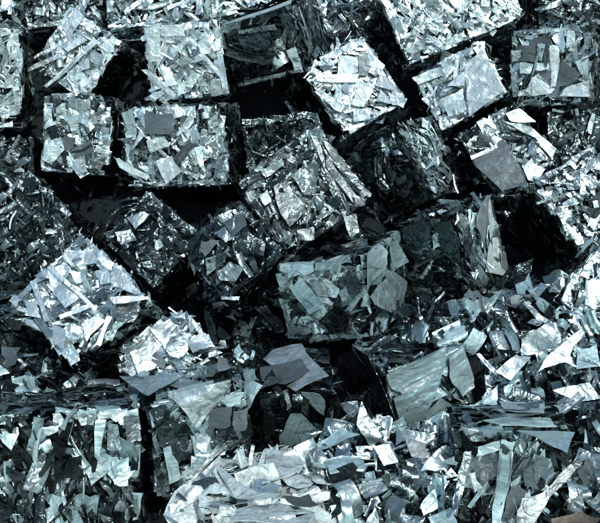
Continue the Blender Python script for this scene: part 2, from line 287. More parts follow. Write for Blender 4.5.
def add(name, mesh, mat, parent=None, loc=(0, 0, 0), R=None, scale=(1, 1, 1)):
    o = bpy.data.objects.new(name, mesh); COL.objects.link(o)
    o.location = loc
    if R is not None:
        from mathutils import Matrix
        o.rotation_mode = 'QUATERNION'; o.rotation_quaternion = Matrix(np.asarray(R).tolist()).to_quaternion()
    o.scale = scale
    if mat:
        o.material_slots[0].link = 'OBJECT'; o.material_slots[0].material = MAT[mat]
    if parent: o.parent = parent
    return o
def rot_axis(ax, a):
    ax = np.asarray(ax) / np.linalg.norm(ax); K = np.array([[0, -ax[2], ax[1]], [ax[2], 0, -ax[0]], [-ax[1], ax[0], 0]])
    return np.eye(3) + math.sin(a) * K + (1 - math.cos(a)) * K @ K
FACES = {'F': ((1, 0, 0), (0, 0, 1), (0, -1, 0)), 'T': ((1, 0, 0), (0, 1, 0), (0, 0, 1)), 'R': ((0, 1, 0), (0, 0, 1), (1, 0, 0)),
         'L': ((0, -1, 0), (0, 0, 1), (-1, 0, 0)), 'B': ((-1, 0, 0), (0, 0, 1), (0, 1, 0)), 'D': ((1, 0, 0), (0, -1, 0), (0, 0, -1))}
FACES = {k: tuple(np.array(a, float) for a in v) for k, v in FACES.items()}

# small fragments pressed in between: one mesh per bale, far too many to count
def fragments(rng, spots):
    """spots: list of (centres (n,3), u, v, n, size range, tilt) -> bent slivers"""
    Vs, Fs, base = [], [], 0
    for C, u, v, n, (s0, s1), tilt in spots:
        m = len(C); L_ = rng.uniform(s0, s1, m) ; W = np.minimum(L_ * np.where(rng.uniform(0, 1, m) < .6, rng.uniform(.05, .2, m), rng.uniform(.2, .5, m)), .04)
        a = rng.uniform(0, 2 * np.pi, m) if tilt > .3 else rng.choice(rng.uniform(0, np.pi, 3), m) + rng.normal(0, .22, m); d1 = np.cos(a)[:, None] * u + np.sin(a)[:, None] * v; d2 = -np.sin(a)[:, None] * u + np.cos(a)[:, None] * v
        t1 = rng.normal(0, tilt, m)[:, None]; t2 = rng.normal(0, tilt, m)[:, None]
        e1 = d1 * np.cos(t1) + n * np.sin(t1); e2 = d2 * np.cos(t2) + n * np.sin(t2); e3 = np.cross(e1, e2)
        k = rng.normal(0, .38, m)[:, None]; ta = np.clip(rng.uniform(-.2, 1.1, (m, 1)), .03, 2); tb = np.clip(rng.uniform(-.2, 1.1, (m, 1)), .03, 2)
        L2, W2 = (L_ / 2)[:, None], (W / 2)[:, None]; sa = e2 * W2 * rng.normal(0, .5, (m, 1)); sb = e2 * W2 * rng.normal(0, .5, (m, 1))
        q = np.stack([C - e1 * L2 - e2 * W2 * ta + sa, C - e1 * L2 + e2 * W2 * ta + sa, C + e2 * W2 + e3 * k * L2 * rng.uniform(.4, 1, (m, 1)), C - e2 * W2 + e3 * k * L2, C + e1 * L2 + e2 * W2 * tb + sb, C + e1 * L2 - e2 * W2 * tb + sb], 1)
        Vs.append(q.reshape(-1, 3)); i = base + 6 * np.arange(m)
        Fs.append(np.stack([np.stack([i, i + 3, i + 2, i + 1], 1), np.stack([i + 3, i + 5, i + 4, i + 2], 1)], 1).reshape(-1, 4)); base += 6 * m
    V = np.concatenate(Vs); Fc = np.concatenate(Fs)
    me = bpy.data.meshes.new('fragments'); me.vertices.add(len(V)); me.vertices.foreach_set('co', V.astype(np.float32).ravel())
    me.loops.add(Fc.size); me.loops.foreach_set('vertex_index', Fc.astype(np.int32).ravel())
    me.polygons.add(len(Fc)); me.polygons.foreach_set('loop_start', np.arange(0, Fc.size, 4, dtype=np.int32)); me.polygons.foreach_set('loop_total', np.full(len(Fc), 4, np.int32))
    me.update(calc_edges=True); me.validate(); me.shade_smooth(); me.materials.append(MAT['frag'])
    return me

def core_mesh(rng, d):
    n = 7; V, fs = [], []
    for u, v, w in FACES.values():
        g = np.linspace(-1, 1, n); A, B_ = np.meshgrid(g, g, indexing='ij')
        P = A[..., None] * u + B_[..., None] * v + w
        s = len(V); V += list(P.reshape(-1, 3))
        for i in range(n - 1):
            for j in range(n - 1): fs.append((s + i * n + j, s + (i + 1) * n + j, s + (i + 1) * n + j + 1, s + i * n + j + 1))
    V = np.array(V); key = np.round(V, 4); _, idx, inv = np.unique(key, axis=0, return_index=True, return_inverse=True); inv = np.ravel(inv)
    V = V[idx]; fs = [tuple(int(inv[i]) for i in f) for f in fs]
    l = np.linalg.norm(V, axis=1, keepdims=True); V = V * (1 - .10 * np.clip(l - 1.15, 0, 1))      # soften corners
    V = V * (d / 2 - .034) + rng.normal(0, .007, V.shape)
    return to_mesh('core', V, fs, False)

PAL = {   # share of each metal among the pieces; the darkest sets also paint in shade
    'W': (('bright', .66), ('satin', .16), ('steel', .16), ('dark', .02)),
    'M': (('bright', .34), ('steel', .44), ('dark', .17), ('plate', .05)),
    'G': (('bright', .18), ('steel', .50), ('dark', .24), ('tan', .08)),
    'H': (('tan', .36), ('steel', .26), ('dark', .34), ('bright', .04)),
    'C': (('brushed', .36), ('steel', .22), ('dark', .37), ('bright', .05)),
    'K': (('dark', .86), ('steel', .14)),  # shade of the dimmest bales, painted as dark metal
    'D': (('bright', .05), ('steel', .19), ('dark', .74), ('plate', .02)),  # shade of dim bales and of faces turned from the light, painted dark
    'B': (('brushed', .62), ('steel', .22), ('bright', .08), ('dark', .08)),
    'P': (('white', .86), ('tan', .06), ('bright', .08)),
}
KINDS = {
    'mix': (('shard', .20), ('strip', .26), ('crumple', .20), ('pleat', .22), ('curl', .12)),
    'flat': (('shard', .56), ('strip', .18), ('crumple', .10), ('pleat', .14), ('curl', .02)),
    'strips': (('strip', .52), ('shard', .12), ('crumple', .10), ('pleat', .20), ('curl', .06)),
    'chunk': (('crumple', .62), ('shard', .30), ('curl', .08)),
    'foil': (('crumple', .38), ('pleat', .30), ('shard', .10), ('strip', .10), ('curl', .12)),
}
def pick(rng, table):
    r = rng.uniform(); s = 0
    for k, w in table:
        s += w
        if r < s: return k
    return table[-1][0]
BALES = {}
def bale(key, label, pal, kinds, size, n, ang=None, side=None, seed=0, frag=None, tilt=.13, thick=.026, wraps=12, fsize=1.0):
    """One pressed bale: packed core, single pieces on every face in view, fragments between them."""
    t, R, d = POSE[key]; rng = np.random.default_rng(1000 + list(POSE).index(key) * 17 + seed)
    base = t - R @ np.array([0, 0, d[2] / 2])
    e = add('scrap_bale', None, None, None, base, R); e.empty_display_size = .1
    e['label'] = label; e['category'] = 'scrap bale'; e['group'] = 'pressed scrap metal bales in the heap'
    up = np.array([0, 0, d[2] / 2])                # child frame: origin at the base
    BALES[key] = (e, base, R, d)
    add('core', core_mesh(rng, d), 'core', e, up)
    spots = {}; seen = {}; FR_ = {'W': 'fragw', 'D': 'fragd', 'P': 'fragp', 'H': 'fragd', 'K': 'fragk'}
    for f, (u, v, w) in FACES.items():
        c = t + R @ (w * d / 2); vis = (R @ w) @ (CAM - c) / np.linalg.norm(CAM - c); seen[f] = vis
        du, dv = abs(u @ d), abs(v @ d); o_ = (side or {}).get(f, {})
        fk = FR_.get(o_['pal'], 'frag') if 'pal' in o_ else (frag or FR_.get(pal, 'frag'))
        spl = spots.setdefault(fk, [])
        m = int((800 if vis > -.05 else 500) * du * dv)
        C = (rng.uniform(-.5, .5, (m, 1)) * du) * u + (rng.uniform(-.5, .5, (m, 1)) * dv) * v + w * (np.abs(w @ d) / 2 - .020 + rng.normal(0, .006, (m, 1))) + up
        spl.append((C, u, v, w, (.012, .045), .40))
        m = int((620 if vis > -.05 else 300) * du * dv); q = fsize
        C = (rng.uniform(-.5, .5, (m, 1)) * (du - .055)) * u + (rng.uniform(-.5, .5, (m, 1)) * (dv - .055)) * v + w * (np.abs(w @ d) / 2 - .008 + rng.normal(0, .008, (m, 1))) + up
        spl.append((C, u, v, w, (.045 * q, .15 * q), .13))
    for fk, spl in spots.items():
        add('fragments', fragments(rng, spl), fk, e)['kind'] = 'stuff'
    for f, (u, v, w) in FACES.items():
        if seen[f] < .04: continue
        du, dv = abs(u @ d), abs(v @ d)
        pl, kd, sz, nn, an, tl = pal, kinds, size, int(n * 1.35), ang, tilt
        if f != 'F':
            nn = int(nn * (.75 if seen[f] > .25 else .5))
            if side and f in side:
                o = side[f]; pl = o.get('pal', pl); kd = o.get('kinds', kd); sz = o.get('size', sz); nn = o.get('n', nn); an = o.get('ang', an); tl = o.get('tilt', tl)
        for k in range(nn):
            kind = pick(rng, KINDS[kd]); s = (sz[0] + (sz[1] - sz[0]) * rng.beta(1.3, 2.2)) * 1.25
            if kind == 'strip': s = min(s * rng.uniform(1.5, 2.4), .9 * min(du, dv))
            if kind == 'curl': s *= .8
            gx = (rng.uniform(-.5, .5)) * max(du - s * .95, .05); gy = (rng.uniform(-.5, .5)) * max(dv - s * .8, .05)
            a = rng.uniform(0, 2 * np.pi) if an is None else math.radians(an) + rng.normal(0, .35) + (np.pi if rng.uniform() < .5 else 0)
            Rl = np.stack([u, v, w], 1) @ rot_axis((0, 0, 1), a) @ rot_axis((1, 0, 0), rng.normal(0, tl)) @ rot_axis((0, 1, 0), rng.normal(0, tl * .8))
            loc = gx * u + gy * v + w * (abs(w @ d) / 2 + rng.uniform(-thick, thick * .5)) + up
            m = LIB[kind][rng.integers(len(LIB[kind]))]
            zs = s * rng.uniform(.5, 1.0)
            add(NAME[kind], m, pick(rng, PAL[pl]), e, loc, Rl, (s, s * rng.uniform(.7, 1.25), zs))
    # sheets folded over the edges in view
    for f in seen:
        for g in seen:
            if f >= g or abs(FACES[f][2] @ FACES[g][2]) > .1 or max(seen[f], seen[g]) < .1: continue
            wf, wg = FACES[f][2], FACES[g][2]; ex = np.cross(wf, wg); ln = abs(ex @ d)
            Rl = np.stack([np.cross(-wg, wf), -wg, wf], 1)      # local +y runs into face f away from g, -z down face g
            for k in range(int(wraps * ln / .45)):
                s = rng.uniform(.05, .13); x = rng.uniform(-.5, .5) * (ln - s)
                loc = Rl[:, 0] * x + wf * (abs(wf @ d) / 2 + rng.uniform(-.008, .003)) + wg * (abs(wg @ d) / 2 + rng.uniform(-.008, .003)) + up
                R2 = Rl @ rot_axis((1, 0, 0), rng.normal(0, .2)) @ rot_axis((0, 0, 1), rng.normal(0, .15))
                add('folded_sheet', LIB['wrap'][rng.integers(12)], pick(rng, PAL[pal]), e, loc, R2, (s, s * rng.uniform(.5, .9), s * rng.uniform(.5, .9)))
    return e

# sheet cut to an outline that the photograph shows, lying on a plane of the scene
def sheet(poly, p0, nrm, th=.003, bend=0.0, rough=.003, seed=0, bdir=None, fold=0.0):
    rng = np.random.default_rng(seed); nrm = np.asarray(nrm) / np.linalg.norm(nrm)
    W = []
    for (x, y) in poly:
        r = ray(x, y); z = ((p0 - CAM) @ nrm) / (r @ nrm); W.append(CAM + r * z)
    W = np.array(W); c = W.mean(0)
    a1 = (W[1] - W[0]); a1 -= nrm * (a1 @ nrm); a1 /= np.linalg.norm(a1); a2 = np.cross(nrm, a1)
    import bmesh
    bm = bmesh.new(); vs_ = [bm.verts.new(((p - c) @ a1, (p - c) @ a2, 0)) for p in W]
    f = bm.faces.new(vs_)
    if f.normal.z < 0: f.normal_flip()
    bm.normal_update()
    bmesh.ops.triangulate(bm, faces=bm.faces[:]); bmesh.ops.subdivide_edges(bm, edges=bm.edges[:], cuts=2)
    ext = max(v.co.length for v in bm.verts) + 1e-6; ca = rng.uniform(0, 6.3) if bdir is None else math.radians(bdir)
    wv = [(rng.uniform(.6, 2.2) * 2.4 / ext, rng.uniform(0, 6.3), rng.uniform(0, 6.3), rng.normal(0, 1)) for _ in range(5)]
    for v in bm.verts:
        x_, y_ = v.co.x, v.co.y
        v.co.z += rough * 1.5 * sum(a_ * math.sin(f_ * (x_ * math.cos(d_) + y_ * math.sin(d_)) + p_) for f_, d_, p_, a_ in wv)
        if v.is_boundary: v.co.x += rng.normal(0, .0022); v.co.y += rng.normal(0, .0022)
        s_ = (v.co.x * math.cos(ca) + v.co.y * math.sin(ca)) / ext
        v.co.z += bend * ext * (s_ * s_ - .3) + (fold * ext * max(0, s_)) + rng.normal(0, rough * .35)
        v.co.x += rng.normal(0, .0012); v.co.y += rng.normal(0, .0012)
    bm.verts.index_update(); bm.verts.ensure_lookup_table(); bm.normal_update()
    P = np.array([v.co[:] for v in bm.verts]); tris = [tuple(v.index for v in f.verts) for f in bm.faces]
    bl = [(l.vert.index, l.link_loop_next.vert.index) for f in bm.faces for l in f.loops if len(l.edge.link_faces) == 1]
    bm.free()
    n = len(P); V = list(P) + list(P - [0, 0, th]); fs = [t for t in tris] + [tuple(n + i for i in t[::-1]) for t in tris]
    s = len(V); 
    for a, b in bl:
        k = len(V); V += [P[a], P[b], P[b] - [0, 0, th], P[a] - [0, 0, th]]; fs.append((k + 3, k + 2, k + 1, k))
    k = 2 * ext; me = to_mesh('sheet', np.array(V) / k, fs, True)
    return me, c, np.stack([a1, a2, nrm], 1), (k, k, k)
TR = [0]
def trace(key, face, poly, mat, lift=.014, name='sheet_piece', label=None, bend=0.0, fold=0.0, tip=(0, 0)):
    e, base, R, d = BALES[key]; t = POSE[key][0]; u, v, w = FACES[face]
    TR[0] += 1; rng = np.random.default_rng(500 + TR[0])
    nl = w + u * (rng.normal(0, .06) + tip[0]) + v * (rng.normal(0, .06) + tip[1])
    cp = np.mean(poly, axis=0); nw = R @ w; p0 = t + nw * (abs(w @ d) / 2 + lift + .012); r = ray(*cp); p0 = CAM + r * (((p0 - CAM) @ nw) / (r @ nw))
    me, c, Rw, k = sheet(poly, p0, R @ nl, bend=bend or rng.normal(0, .07), fold=fold, seed=TR[0], rough=.0026)
    o = add(name, me, mat, e, R.T @ (c - base), R.T @ Rw, k)
    if label: o['label'] = label
    return o

# ------------------------------------------------------------------ the bales
FINE, MID, BIG, HUGE = (.035, .085), (.05, .14), (.08, .19), (.12, .26)
bale('corner_left', 'bright scrap bale cut by the top-left corner of the picture', 'W', 'mix', MID, 22)
bale('back_left', 'dim scrap bale at the top, between the top-left corner and the bright top bale', 'G', 'strips', MID, 40)
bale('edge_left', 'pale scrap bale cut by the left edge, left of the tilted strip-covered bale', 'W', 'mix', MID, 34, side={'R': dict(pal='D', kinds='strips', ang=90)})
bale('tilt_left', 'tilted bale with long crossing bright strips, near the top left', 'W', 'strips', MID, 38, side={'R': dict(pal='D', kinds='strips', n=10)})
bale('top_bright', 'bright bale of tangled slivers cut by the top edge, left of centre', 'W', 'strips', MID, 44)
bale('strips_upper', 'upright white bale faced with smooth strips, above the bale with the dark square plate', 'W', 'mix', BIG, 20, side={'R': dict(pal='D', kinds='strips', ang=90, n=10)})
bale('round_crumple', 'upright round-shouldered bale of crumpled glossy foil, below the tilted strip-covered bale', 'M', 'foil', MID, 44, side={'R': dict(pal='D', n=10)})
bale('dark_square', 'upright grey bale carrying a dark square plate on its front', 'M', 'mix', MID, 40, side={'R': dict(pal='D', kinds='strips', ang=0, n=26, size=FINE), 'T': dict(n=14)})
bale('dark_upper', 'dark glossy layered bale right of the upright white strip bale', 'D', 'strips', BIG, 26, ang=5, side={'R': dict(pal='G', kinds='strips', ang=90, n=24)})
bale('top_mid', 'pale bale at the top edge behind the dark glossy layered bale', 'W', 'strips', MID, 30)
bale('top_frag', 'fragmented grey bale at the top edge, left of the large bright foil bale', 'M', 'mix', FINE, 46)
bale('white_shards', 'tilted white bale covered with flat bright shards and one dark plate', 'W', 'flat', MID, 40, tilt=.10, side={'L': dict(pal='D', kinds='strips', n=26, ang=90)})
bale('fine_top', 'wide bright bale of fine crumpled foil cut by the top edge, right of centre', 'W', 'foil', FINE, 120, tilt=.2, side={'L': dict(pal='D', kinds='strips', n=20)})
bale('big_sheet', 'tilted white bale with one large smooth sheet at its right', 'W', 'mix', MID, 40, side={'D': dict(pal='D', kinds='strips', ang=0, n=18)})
bale('star_plate', 'square upright bale with a dark star-shaped plate, at upper right', 'M', 'flat', MID, 34, tilt=.09)
bale('corner_dark', 'dark teal bale in the top-right corner above the star-plate bale', 'D', 'mix', MID, 34)
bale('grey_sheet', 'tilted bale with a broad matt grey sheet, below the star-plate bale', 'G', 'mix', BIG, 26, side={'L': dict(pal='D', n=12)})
bale('blades', 'dark bale of upright blade-like slivers at the right edge under the star-plate bale', 'D', 'strips', BIG, 30, ang=80)
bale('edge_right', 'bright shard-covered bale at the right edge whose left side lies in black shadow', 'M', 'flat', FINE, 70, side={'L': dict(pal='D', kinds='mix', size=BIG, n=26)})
bale('blue_right', 'blue-grey bale cut by the right edge beside the loose scrap', 'B', 'mix', MID, 40)
bale('right_strips', 'bale with a fringe of fine pale strips on its right face, above the ridged bale', 'D', 'mix', MID, 34, side={'R': dict(pal='W', kinds='strips', ang=70, n=46, size=FINE)})
bale('hero', 'large tilted grey bale in the middle of the heap, strips along its right edge', 'H', 'mix', (.04, .11), 74, side={'T': dict(n=26)})
bale('dark_shards', 'dark bale of large angular shards at the lower left of the middle bale', 'K', 'flat', BIG, 30)
bale('brushed', 'blue-grey bale of bent brushed sheets directly under the middle bale', 'B', 'foil', BIG, 26, side={'R': dict(n=18, pal='B', kinds='foil'), 'T': dict(n=16, pal='D', kinds='strips', ang=0, size=BIG)})
bale('ridge', 'bale with a dark front and a bright ridged right face, right of the brushed bale', 'D', 'mix', MID, 34, side={'R': dict(pal='W', kinds='strips', ang=80, n=34), 'T': dict(pal='G', kinds='strips', n=16)})
bale('left_dark', 'dim bale of small dark chips at the left edge above the white diamond bale', 'D', 'strips', FINE, 70)
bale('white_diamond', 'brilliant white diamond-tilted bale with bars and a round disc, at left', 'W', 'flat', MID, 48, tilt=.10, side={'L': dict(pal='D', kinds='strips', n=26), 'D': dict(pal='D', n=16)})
bale('curved', 'dim bale wrapped in curved strips, upper right of the white diamond bale', 'K', 'mix', MID, 36, frag='fragd')
bale('curl', 'white bale with a curled round sheet, lower right of the white diamond bale', 'W', 'mix', BIG, 26)
bale('under_left', 'dark bale at the left edge under the white diamond bale', 'D', 'flat', BIG, 24, side={'T': dict(pal='G', kinds='flat', n=16)})
bale('dark_mid', 'nearly black bale between the curled-sheet bale and the brushed bale', 'C', 'flat', BIG, 24, frag='fragd', side={'T': dict(pal='C', n=18)})
bale('dark_upmid', 'dark bale of curved slivers behind the top corner of the middle bale', 'K', 'strips', MID, 30)
bale('dark_farleft', 'nearly black bale at the left edge under the pale cut-off bale', 'D', 'mix', BIG, 20)  # fills a black gap; the gap's shade is in its dark metals
bale('bottom_left', 'large blue-grey bale of upright ribbons in the bottom-left corner', 'C', 'mix', MID, 84, ang=84, tilt=.26, thick=.03, frag='fragd', side={'T': dict(pal='M', kinds='strips', ang=0, n=60, tilt=.1), 'R': dict(pal='D', kinds='strips', ang=85)})
bale('smooth_top', 'dark teal bale topped by a large smooth rolled sheet, beside the bottom-left bale', 'C', 'mix', BIG, 24, ang=80, side={'T': dict(pal='M', kinds='flat', n=20)})
bale('plate_top', 'small dark-fronted bale with a white curved plate and a grey plate on top', 'D', 'mix', BIG, 14, side={'T': dict(pal='M', kinds='flat', n=12), 'R': dict(pal='D', n=12)})
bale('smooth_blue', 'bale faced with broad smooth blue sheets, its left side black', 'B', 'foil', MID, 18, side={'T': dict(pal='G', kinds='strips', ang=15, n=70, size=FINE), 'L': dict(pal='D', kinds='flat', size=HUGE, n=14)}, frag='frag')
bale('bottom_right', 'bale of long upright ribbons under a layered top, at bottom right', 'C', 'strips', BIG, 34, ang=85, frag='fragd', side={'T': dict(pal='M', kinds='strips', ang=0, n=30, size=BIG), 'L': dict(pal='M', n=14)})
bale('weathered', 'weathered white-painted bale with brown stains at the bottom edge', 'P', 'chunk', MID, 36, side={'T': dict(pal='P', kinds='chunk', n=120, tilt=.30)}, thick=.04)

# ---- the pieces that the photograph shows clearly, each where it is pressed into its bale
for f, p, m in (('F', [(466,64),(482,49),(504,90),(469,116),(465,75)], 'satin'), ('F', [(447,86),(464,71),(465,86)], 'satin'), ('F', [(439,100),(462,88),(467,110),(450,117)], 'bright'), ('F', [(412,78),(440,66),(446,74),(418,84)], 'bright')):
    trace('big_sheet', f, p, m, lift=.018)
trace('star_plate', 'F', [(561,59),(572,66),(581,74),(575,82),(560,86),(557,96),(554,94),(557,80)], 'plate', .022, 'star_plate', 'matt dark grey star-shaped plate')
for p, m in (([(567,30),(575,30),(575,51),(566,51)], 'satin'), ([(550,45),(559,46),(560,60),(556,86),(551,86)], 'satin'), ([(532,76),(555,89),(551,94),(532,96),(526,90)], 'satin'), ([(567,86),(589,80),(589,96),(560,96)], 'satin'),
             ([(575,61),(588,55),(589,75),(581,74)], 'bright'), ([(520,45),(536,46),(535,62),(519,61)], 'tan'), ([(537,44),(546,44),(542,61),(536,60)], 'bright'), ([(511,51),(521,50),(521,60),(512,62)], 'bright'), ([(534,71),(550,70),(550,84),(541,76)], 'plate'), ([(520,62),(533,64),(531,74),(520,73)], 'bright'), ([(536,62),(549,63),(549,70),(536,70)], 'satin')):
    trace('star_plate', 'F', p, m, .014)
for p, m in (([(339,56),(359,56),(359,72),(337,75)], 'satin'), ([(316,75),(359,74),(357,82),(317,82)], 'satin'), ([(360,80),(375,87),(364,107),(352,104)], 'satin'), ([(381,72),(396,84),(395,90),(375,86)], 'satin'), ([(366,50),(385,65),(380,75),(371,69)], 'bright'), ([(380,90),(395,101),(392,104),(375,101)], 'satin'), ([(323,92),(343,104),(340,112),(326,101)], 'bright'), ([(352,110),(372,107),(370,118),(354,122)], 'bright'), ([(388,92),(408,98),(403,108),(392,104)], 'bright')):
    trace('white_shards', 'F', p, m, .016)
trace('white_shards', 'F', [(359,52),(365,50),(371,67),(367,76),(359,75)], 'plate', .024, 'plate', 'small dark grey plate')
for p, m in (([(161,25),(184,25),(185,36),(161,36)], 'satin'), ([(142,70),(147,69),(177,94),(174,99)], 'satin'), ([(212,20),(217,20),(229,93),(223,91)], 'bright'), ([(199,54),(204,53),(225,75),(221,79)], 'satin'), ([(170,54),(187,37),(192,37),(182,49)], 'bright'), ([(196,44),(220,40),(220,50),(202,54)], 'satin'),
             ([(210,80),(226,78),(227,94),(210,96)], 'satin'), ([(146,32),(160,31),(161,60),(150,62)], 'bright'), ([(177,60),(202,54),(205,59),(182,66)], 'satin'), ([(179,85),(195,72),(200,75),(190,92),(177,96)], 'bright'), ([(160,64),(170,68),(177,84),(167,86)], 'satin')):
    trace('strips_upper', 'F', p, m, .016, bend=.12)
trace('dark_square', 'F', [(144,114),(172,114),(177,121),(170,134),(144,134)], 'plate', .026, 'square_plate', 'dark grey square plate')
for p, m in (([(155,161),(172,156),(182,172),(167,184)], 'satin'), ([(176,135),(195,105),(194,122),(178,136)], 'bright'), ([(174,157),(187,142),(195,145),(177,167)], 'tan'), ([(130,151),(141,131),(144,136),(137,145)], 'satin'), ([(182,166),(199,176),(197,179),(181,171)], 'satin'), ([(195,147),(201,146),(206,172),(199,167)], 'bright'), ([(146,140),(165,136),(170,146),(150,153)], 'bright')):
    trace('dark_square', 'F', p, m, .018)
trace('dark_square', 'F', [(114,156),(122,160),(150,177),(147,181),(120,168)], 'satin', .03, 'strip')
trace('grey_sheet', 'F', [(472,158),(503,138),(515,157),(528,183),(502,191),(478,168)], 'plate', .02, 'broad_sheet', 'broad matt grey sheet', fold=.06)
for p, m in (([(500,120),(532,127),(556,148),(552,160),(535,138)], 'pale'), ([(470,157),(496,144),(498,147),(472,160)], 'bright'), ([(505,112),(520,108),(536,122),(512,122)], 'brushed'), ([(520,160),(545,168),(540,180),(528,180)], 'bright')):
    trace('grey_sheet', 'F', p, m, .014, bend=.1)
for p, m in (([(274,185),(286,181),(305,205),(307,212),(289,227),(277,207)], 'tan'), ([(310,162),(320,165),(315,192),(305,195),(292,177)], 'steel'), ([(267,185),(305,152),(306,156),(270,190)], 'dark'), ([(259,196),(267,190),(272,202),(265,206)], 'bright'), ([(315,217),(335,206),(336,210),(319,221)], 'steel'), ([(297,230),(315,226),(314,240),(300,240)], 'tan'), ([(262,172),(282,158),(284,164),(266,178)], 'steel'), ([(283,228),(292,234),(290,246),(284,242)], 'bright')):
    trace('hero', 'F', p, m, .016, bend=.08)
for p, m in (([(310,135),(316,138),(345,205),(350,237),(342,212)], 'tan'), ([(320,140),(365,185),(360,190),(325,155)], 'steel'), ([(326,155),(360,200),(355,204),(325,166)], 'tan'), ([(345,217),(356,214),(359,232),(349,237)], 'tan'), ([(352,194),(365,198),(364,207),(355,206)], 'tan'), ([(322,165),(348,212),(344,216),(320,174)], 'dark'), ([(318,133),(336,150),(352,172),(348,174),(330,156)], 'tan')):
    trace('hero', 'F', p, m, .02, 'strip', bend=.08, tip=(.12, .04))
for p, m in (([(206,259),(227,251),(232,256),(207,275)], 'steel'), ([(222,222),(246,212),(246,225),(232,237)], 'plate'), ([(201,241),(220,241),(205,257),(200,250)], 'plate'), ([(217,272),(230,262),(245,267),(235,282),(220,280)], 'steel'), ([(220,296),(239,296),(239,300),(221,300)], 'bright'), ([(212,232),(224,226),(232,238),(226,242)], 'steel'), ([(248,232),(262,240),(258,256),(246,248)], 'dark')):
    trace('dark_shards', 'F', p, m, .02)
for f, p, m in (('F', [(289,289),(300,277),(324,306),(310,314)], 'brushed'), ('F', [(307,276),(327,279),(339,289),(332,306),(317,300)], 'bright'), ('F', [(319,320),(335,306),(350,315),(347,330),(330,335)], 'dark'), ('F', [(339,292),(345,287),(352,302),(342,302)], 'brushed'), ('F', [(345,280),(358,275),(362,292),(352,298)], 'dark'),
                ('R', [(364,262),(380,242),(385,252),(384,270),(367,292)], 'brushed'), ('R', [(369,297),(390,271),(404,283),(402,302),(390,314),(372,304)], 'bright'), ('R', [(388,246),(398,240),(403,262),(396,272),(388,262)], 'brushed'), ('T', [(314,271),(329,257),(352,259),(336,270)], 'brushed')):
    trace('brushed', f, p, m, .022, bend=.34 if len(p) == 5 else -.26)  # the bright sheets here paint in streak highlights
trace('white_diamond', 'F', [(125 + 12.5 * math.cos(a), 312 + 11 * math.sin(a)) for a in np.linspace(0, 2 * math.pi, 15)[:-1]], 'tan', .02, 'disc', 'round greyish disc')
for p in ([(46,267),(51,265),(97,307),(94,311)], [(59,315),(90,304),(91,308),(60,319)], [(107,315),(112,316),(101,345),(96,344)], [(30,281),(36,282),(50,320),(44,321)], [(110,297),(147,296),(149,300),(114,305)]):
    trace('white_diamond', 'F', p, 'satin', .028, 'bar')
for p, m in (([(71,272),(81,271),(86,281),(76,284)], 'satin'), ([(61,282),(80,297),(67,309),(51,292)], 'satin'), ([(97,250),(114,264),(110,270),(99,262)], 'satin'), ([(115,265),(140,292),(135,294),(112,285)], 'satin'), ([(71,245),(82,233),(87,242),(80,247)], 'steel'), ([(8,300),(15,294),(21,301),(15,307)], 'satin'), ([(64,250),(95,252),(97,262),(72,267),(62,257)], 'satin'), ([(82,325),(97,314),(105,320),(87,342)], 'satin'), ([(52,322),(66,330),(64,350),(54,344)], 'satin'), ([(95,272),(108,268),(112,282),(100,284)], 'bright'), ([(24,300),(36,302),(40,318),(28,316)], 'satin'), ([(95,288),(104,286),(107,297),(98,299)], 'steel'), ([(120,318),(138,316),(134,322),(122,322)], 'satin')):
    trace('white_diamond', 'F', p, m, .018)
for p, m in (([(126,217),(142,211),(149,215),(136,230)], 'pale'), ([(154,241),(161,239),(164,246),(157,251)], 'pale'), ([(115,232),(130,230),(137,240),(120,245)], 'steel'), ([(185,248),(192,250),(199,264),(194,276),(190,262)], 'pale')):
    trace('curved', 'F', p, m, .02, bend=.1)
for r0, a0, a1 in ((24, 200, 330), (29, 190, 345), (34, 205, 320)):
    aa = np.radians(np.linspace(a0, a1, 7)); q = [(136 + r0 * math.cos(a), 232 + r0 * .95 * math.sin(a)) for a in aa] + [(136 + (r0 + 2.2) * math.cos(a), 232 + (r0 + 2.2) * .95 * math.sin(a)) for a in aa[::-1]]
    trace('curved', 'F', q, 'dark', .02, 'curved_strip')
for p, m, b_ in (([(149,329),(170,319),(176,327),(169,335),(167,352)], 'satin', 0), ([(187,342),(202,332),(212,347),(192,354)], 'satin', 0), ([(130,352),(154,345),(160,365),(140,376)], 'satin', .05), ([(150,360),(155,352),(167,362),(164,369)], 'plate', 0), ([(170,314),(186,313),(185,319),(175,319)], 'satin', 0), ([(187,314),(191,315),(194,332),(190,332)], 'satin', 0), ([(119,351),(146,338),(148,344),(124,354)], 'bright', .1)):
    trace('curl', 'F', p, m, .02, bend=b_)
trace('curl', 'F', [(177 + 11 * math.cos(a), 346 + 11.5 * math.sin(a)) for a in np.linspace(0, 2 * math.pi, 13)[:-1]], 'bright', .05, 'curled_dome', 'curled dome-shaped sheet', bend=-.45)
trace('smooth_top', 'T', [(120,377),(150,374),(180,371),(182,374),(147,396),(136,388)], 'bright', .04, 'sheet_piece', bend=.12)
trace('smooth_top', 'F', [(166,394),(230,380),(232,385),(210,412),(196,428),(182,407),(170,397)], 'pale', .03, 'rolled_sheet', 'large smooth rolled sheet', bend=-.3)
for f, p, m in (('F', [(209,410),(232,407),(231,427),(209,430)], 'plate'), ('F', [(157,430),(174,416),(180,430),(190,442),(180,464),(160,442)], 'dark'), ('F', [(148,410),(166,404),(170,420),(156,424)], 'dark'), ('F', [(220,398),(244,392),(240,404),(228,408)], 'brushed'), ('F', [(233,412),(248,408),(247,430),(234,432)], 'plate'), ('F', [(196,432),(212,436),(206,452),(196,448)], 'satin'), ('F', [(162,448),(176,446),(182,478),(170,484)], 'brushed'), ('T', [(176,388),(214,380),(214,386),(180,392)], 'brushed')):
    trace('smooth_top', f, p, m, .024, bend=.1)
